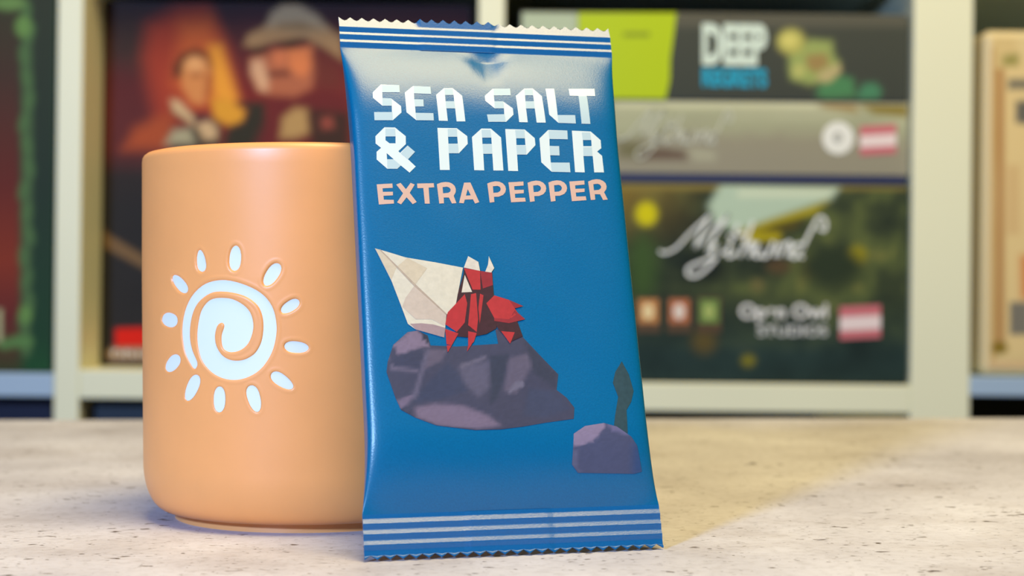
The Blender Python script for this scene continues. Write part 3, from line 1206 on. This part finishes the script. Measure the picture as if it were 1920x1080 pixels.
def z5(pts):
    return [(1140 + x / 3.2, 170 + y / 3.2) for x, y in pts]


o = b2.art('cover_art', 150, 40, mist, [
    (z5([(60, 80), (1250, 80), (1250, 110), (60, 100)]), 'd8dcc2', 6),
    (z5([(60, 330), (180, 330), (300, 400), (200, 450), (60, 440)]), '75745a', 14),
    (z5([(190, 400), (330, 375), (470, 400), (470, 455), (190, 455)]), '6a5a52', 9),
    (z5([(480, 380), (640, 400), (640, 460), (520, 460)]), 'aeb0a2', 12),
    (z5([(1240, 60), (1480, 80), (1500, 140), (1300, 110)]), 'a08a5a', 8),
    (z5([(1480, 70), (1810, 80), (1810, 170), (1600, 150)]), '8d8040', 9),
    (z5([(750, 130), (1290, 130), (1290, 180), (750, 180)]), 'b4b9a4', 16)])
# the navy edge of the tray stays free of the picture
me = o.data
for vtx in me.vertices:
    vtx.co.z = 0.0080 + (vtx.co.z - 0.0014) * (b2.h - 0.0094) / (b2.h - 0.0028)


def scr2(pts):
    out = []
    for x, y in z7(pts):
        out.append((1158 + (x - 1238) * 0.69, 204 + (y - 402) * 0.80))
    return out


b2.strokes('script_lettering', [scr2(s) for s in SCRIPT], 3.4, ink('ced0be'), 3)
b2.decal('white_seal', [[ellipse(1571, 259, 30, 31).tolist()]], ink('eeeee4'), 2)
b2.decal('white_seal', [[ellipse(1570, 258, 8, 9).tolist()]], ink('b4b4aa'), 3)
label_sticker(b2, 1612, 233, 1680, 292)

# --- top box: dark grey with lime sleeve
zt0 = b2.z1 + 0.0004
slate = material('slate_card', lin('4b504c'), 0.45, 0.4)
b3 = GBox('game_box', 'dark slate game box with lime green sleeve on top of the stack', (975, 25, 1703, 187),
          FRONT + 0.001, 0.28, slate, zfloor=zt0, group=G, ref=1425)


def slatefn(U, V):
    t = np.clip((V - 25) / 160, 0, 1)
    c = mixc(t, (0, '5d5c54'), (0.12, '5e5f58'), (0.2, '474c48'), (1, '414745'))
    m = (np.clip((1086 - U) / 6, 0, 1))[..., None]
    return c * (1 - m) + np.array(lin('b7c9b8')) * m


def z6(pts):
    return [(1400 + x / 5.4, y / 5.4) for x, y in pts]


b3.art('cover_art', 150, 40, slatefn, [
    (z6([(700, 960), (760, 820), (960, 760), (1080, 800), (1100, 980), (800, 1000)]), '4f8a62', 8),
    (z6([(1120, 960), (1180, 850), (1300, 840), (1370, 920), (1330, 1000), (1140, 1010)]), '4c8a6c', 8),
    (z6([(430, 560), (640, 400), (860, 420), (880, 560), (940, 640), (880, 800), (640, 860), (450, 800), (430, 700)]),
     '9cae6c', 10),
    (z6([(600, 560), (800, 540), (840, 660), (700, 740), (610, 680)]), 'a08a5c', 7),
    (z6([(700, 800), (760, 720), (930, 640), (960, 720), (820, 840)]), 'bdb288', 6),
    (z6([(480, 660), (560, 650), (600, 720), (520, 800), (460, 740)]), 'bcc07a', 6),
    (ellipse(1483, 78, 26, 24), 'b9b96a', 9), (ellipse(1480, 76, 15, 12), 'd8d480', 7)])
sleeve = b3.decal('lime_sleeve', [[[(1084, 24), (1268, 24), (1264, 60), (1257, 110), (1256, 150), (1248, 186),
                                    (1084, 184)]]], ink('b7cc00', 0.4), 1)
sleeve['label'] = 'lime green paper sleeve'
b3.decal('sleeve_print', [[[(1168, 60), (1218, 60), (1218, 69), (1168, 69)]]], ink('8f9f10'), 2)
b3.text('title_lettering', 'DEEP', (1316, 44, 1438, 122), ink('d8e8d8'), 2, 0.05, slope=2)
b3.text('title_lettering', 'REGRETS', (1316, 127, 1438, 163), ink('22a4c4'), 2, 0.05, slope=2)

# --- big box in the left compartment: dark red cover with two figures
YL = SHELF_Y + 0.062
zl = ZB_L[1] + 0.0002
b4 = GBox('game_box', 'upright dark red game box with two painted men behind the cup', (191, 3, 880, 690), YL, 0.075,
          material('dark_card', lin('23252f'), 0.5, 0.35), zfloor=zl, group=G, ref=400)


def z8(pts):
    return [(180 + x / 3.856, y / 3.856) for x, y in pts]


def noir(U, V):
    t = np.clip(V / 330, 0, 1)
    s = np.clip((U - 190) / 460, 0, 1)
    c = mixc(t, (0, '2c2a38'), (0.15, '433038'), (0.5, '5b2c38'), (0.85, '5a2f3a'), (1, '2c2c36'))
    d = mixc(t, (0, '2f2836'), (0.2, '55303a'), (0.55, '7c2f33'), (0.8, '84382f'), (1, '3a2c30'))
    k = np.clip((s - 0.3) / 0.3, 0, 1)[..., None]
    c = c * (1 - k) + d * k
    n = fbm(U, V, 80, 80, 5, 3)[..., None]
    low = np.clip((V - 330) / 60, 0, 1)[..., None]
    c = c * (1 - low) + np.array(lin('262a35')) * low
    return c * (0.85 + 0.3 * n)


b4.art('cover_art', 150, 150, noir, [
    (z8([(90, 60), (350, 120), (380, 420), (330, 480), (90, 420)]), '3e3438', 40),
    (z8([(380, 180), (600, 60), (800, 40), (940, 330), (1030, 720), (1000, 900), (440, 880), (340, 420)]), '9e4438', 26),
    (z8([(620, 170), (820, 140), (930, 400), (1010, 720), (700, 760), (560, 600)]), 'c46a42', 26),
    (z8([(820, 330), (900, 330), (1025, 720), (960, 780), (850, 700)]), 'eab04a', 14),
    (z8([(830, 720), (960, 720), (1080, 800), (1070, 880), (980, 915), (860, 870)]), 'dcae42', 9),
    # smaller man: coat, hair, face, collar
    (z8([(200, 1080), (280, 930), (440, 850), (560, 820), (540, 1080)]), 'a4563c', 18),
    (z8([(560, 560), (560, 470), (620, 390), (720, 350), (810, 390), (840, 480), (820, 560)]), '5d3c2c', 9),
    (z8([(625, 470), (690, 400), (790, 420), (840, 520), (820, 660), (770, 760), (690, 740), (620, 620)]), 'd39a6c', 8),
    (z8([(650, 440), (720, 410), (780, 450), (760, 510), (670, 510)]), 'e8bd94', 9),
    (z8([(690, 530), (760, 530), (760, 555), (690, 555)]), '9c6442', 6),
    (z8([(800, 540), (840, 540), (830, 680), (790, 700)]), 'a8643c', 8),
    (z8([(545, 800), (700, 900), (560, 1000), (540, 1080), (900, 1080), (900, 900), (820, 840)]), '3a3634', 10),
    (z8([(540, 720), (600, 730), (720, 860), (700, 900), (560, 800)]), 'cfc8b8', 8),
    (z8([(720, 900), (800, 850), (880, 930), (870, 1010), (780, 1010)]), 'cbbfae', 8),
    (z8([(500, 1040), (560, 940), (680, 930), (720, 1040)]), 'a8b4b0', 10),
    (z8([(700, 840), (800, 810), (820, 870), (740, 890)]), '5c3442', 6),
    # larger man with hat
    (z8([(930, 1000), (960, 920), (1060, 880), (1100, 800), (1020, 740), (1230, 740), (1260, 1080), (930, 1080)]),
     '33352f', 9),
    (z8([(1140, 1080), (1230, 880), (1240, 700), (1700, 640), (1830, 700), (1830, 1080)]), '6a2c34', 16),
    (z8([(1120, 420), (1240, 380), (1560, 330), (1620, 480), (1560, 640), (1440, 700), (1280, 690), (1180, 660),
         (1130, 560)]), 'b27462', 10),
    (z8([(1125, 440), (1200, 430), (1250, 560), (1240, 660), (1180, 650), (1120, 520)]), 'd8bcb0', 9),
    (z8([(1380, 360), (1550, 350), (1570, 460), (1500, 560), (1400, 500)]), 'e2926a', 10),
    (z8([(1280, 360), (1380, 370), (1360, 470), (1290, 470)]), 'd88a6c', 8),
    (z8([(1240, 520), (1400, 510), (1400, 550), (1250, 560)]), '6c3c38', 7),
    (z8([(1110, 330), (1230, 330), (1200, 390), (1130, 390)]), '4c3a32', 8),
    (z8([(1330, 320), (1420, 270), (1520, 290), (1400, 350)]), '3e3028', 8),
    (z8([(1560, 400), (1640, 360), (1760, 500), (1780, 640), (1600, 640)]), '6e3838', 14),
    (z8([(1070, 330), (1100, 250), (1240, 180), (1660, 190), (1770, 260), (1790, 440), (1660, 350), (1500, 270),
         (1300, 300), (1150, 340)]), 'b09a80', 8),
    (z8([(1230, 190), (1270, 90), (1360, 30), (1460, 30), (1600, 110), (1680, 210), (1500, 240), (1330, 200)]),
     'bdb4a6', 9),
    (z8([(1310, 170), (1480, 160), (1640, 210), (1500, 230), (1320, 205)]), '94826a', 8),
    (z8([(1330, 1000), (1350, 850), (1440, 780), (1530, 790), (1550, 960), (1440, 1000)]), 'b5a27c', 10),
    (z8([(1540, 790), (1830, 820), (1830, 1080), (1560, 1080)]), '40302c', 12),
    (z8([(1630, 860), (1700, 850), (1720, 920), (1640, 930)]), 'a05858', 10),
    # diagonal tan band and publisher mark in the lower corner
    ([(191, 428), (205, 440), (300, 497), (420, 570), (420, 592), (300, 520), (191, 462)], '6e6254', 4),
    ([(216, 616), (262, 614), (300, 616), (300, 650), (216, 650)], 'c8200c', 4),
    ([(206, 652), (300, 650), (300, 676), (206, 676), (198, 664)], '8f857e', 4)], tone=(1.08, 0.82, 0.52))
b4.strokes('publisher_mark', [[(212, 668), (214, 657), (222, 657)], [(228, 657), (228, 669)], [(236, 669), (236, 657),
           (243, 660)], [(250, 657), (247, 664), (252, 669)], [(260, 657), (260, 669)], [(268, 657), (272, 669)]],
           3.0, ink('d8d0c8'), 2)

# --- green ornate box in the far compartment on the left
b5 = GBox('game_box', 'dark green game box with pale scrollwork border beside the left upright', (-300, -20, 101, 698),
          SHELF_Y + 0.003, 0.075, material('green_card', lin('23402e'), 0.5, 0.35), zfloor=ZB_FL[1] + 0.0002, group=G,
          ref=60)


def ornate(U, V):
    t = np.clip(V / 700, 0, 1)
    g = mixc(t, (0, '36403c'), (0.5, '2a3c3a'), (0.9, '24493a'), (1, '24583c'))
    r = mixc(t, (0, '3d4238'), (0.2, '4a3a38'), (0.5, '6a3030'), (0.7, '8a3a2e'), (0.85, '6a3034'), (1, '3c4a34'))
    k = np.clip((52 - U) / 24, 0, 1)[..., None]
    return g * (1 - k) + r * k


orn = [([(42, 60), (60, 60), (62, 300), (56, 640), (40, 640)], '4c6a52', 7)]
for i in range(16):
    y = 20 + i * 42
    orn.append((ellipse(50 + 6 * math.sin(i * 2.1), y, 9, 20, 0.3 * math.sin(i * 1.7)), '547a58', 8))
orn += [(ellipse(18, 6, 30, 13), '6f9a66', 8), (ellipse(44, 50, 15, 20), '6c9a62', 7), (ellipse(48, 590, 12, 17), '6c9c62', 7),
        (ellipse(40, 640, 22, 12), '5f9060', 8), (ellipse(10, 645, 16, 10), '5f9060', 8),
        ([(-6, 580), (4, 580), (4, 640), (-6, 640)], 'b8c0a8', 4)]
b5.art('cover_art', 110, 150, ornate, orn, tone=(0.95, 0.85, 0.6))

# --- cream box in the far compartment on the right
cream = material('cream_card', lin('e3cf9c'), 0.5, 0.35)
b6 = GBox('game_box', 'cream game box with brown frame lines beside the broad right upright', (1842, 56, 2180, 704),
          SHELF_Y + 0.004, 0.075, cream, zfloor=ZB_FR[1] + 0.0002, group=G, ref=1890, bev=0.006)


def paper(U, V):
    n = fbm(U, V, 60, 90, 17, 4)
    return mixc(n, (0.2, 'd6bd88'), (0.8, 'e9d7a8'))


b6.art('cover_art', 110, 150, paper, [
    ([(1846, 70), (1862, 62), (1862, 700), (1846, 690)], 'e6d3a4', 4),
    ([(1858, 90), (1864, 90), (1864, 690), (1858, 690)], 'c09a62', 4),
    ([(1868, 130), (1884, 128), (1884, 640), (1868, 650)], 'b98c5c', 6),
    ([(1884, 120), (2160, 120), (2160, 660), (1884, 660)], 'e7d1a0', 6),
    ([(1880, 104), (1910, 100), (1910, 124), (1880, 124)], 'a09a5c', 7),
    ([(1890, 148), (1940, 148), (1940, 168), (1890, 168)], '7f7c70', 6),
    ([(1904, 190), (1940, 186), (1940, 236), (1904, 230)], '6b6a66', 6),
    ([(1886, 310), (1912, 310), (1912, 440), (1886, 440)], 'dcbf90', 9),
    ([(1912, 480), (1960, 470), (1960, 560), (1914, 560)], 'd8935e', 9),
    ([(1893, 566), (1930, 566), (1930, 628), (1893, 628)], '7f7d78', 4),
    (ellipse(1874, 652, 15, 12), '8a7424', 6),
    ([(1850, 676), (2160, 676), (2160, 700), (1850, 700)], 'e0c49c', 6)], inset=0.006)

# --- boxes on the shelf below, only their dark tops show
for (u0, u1, col, lab) in ((176, 876, '3c4248', 'slate game box in the lower compartment under the dark red box'),
                           (-300, 98, '2a2438', 'dark purple game box in the lower compartment under the green box')):
    k = 1 if u0 > 0 else 0
    zbase = (ZB_L if k else ZB_FL)[0] - 0.355 + 0.02
    GBox('game_box', lab, (u0, 752, u1, 900), SHELF_Y + 0.03, 0.3, material('lower_card', lin(col), 0.5, 0.35),
         zfloor=zbase + 0.0003, ztop=(ZB_L if k else ZB_FL)[0] - 0.004, group=G)
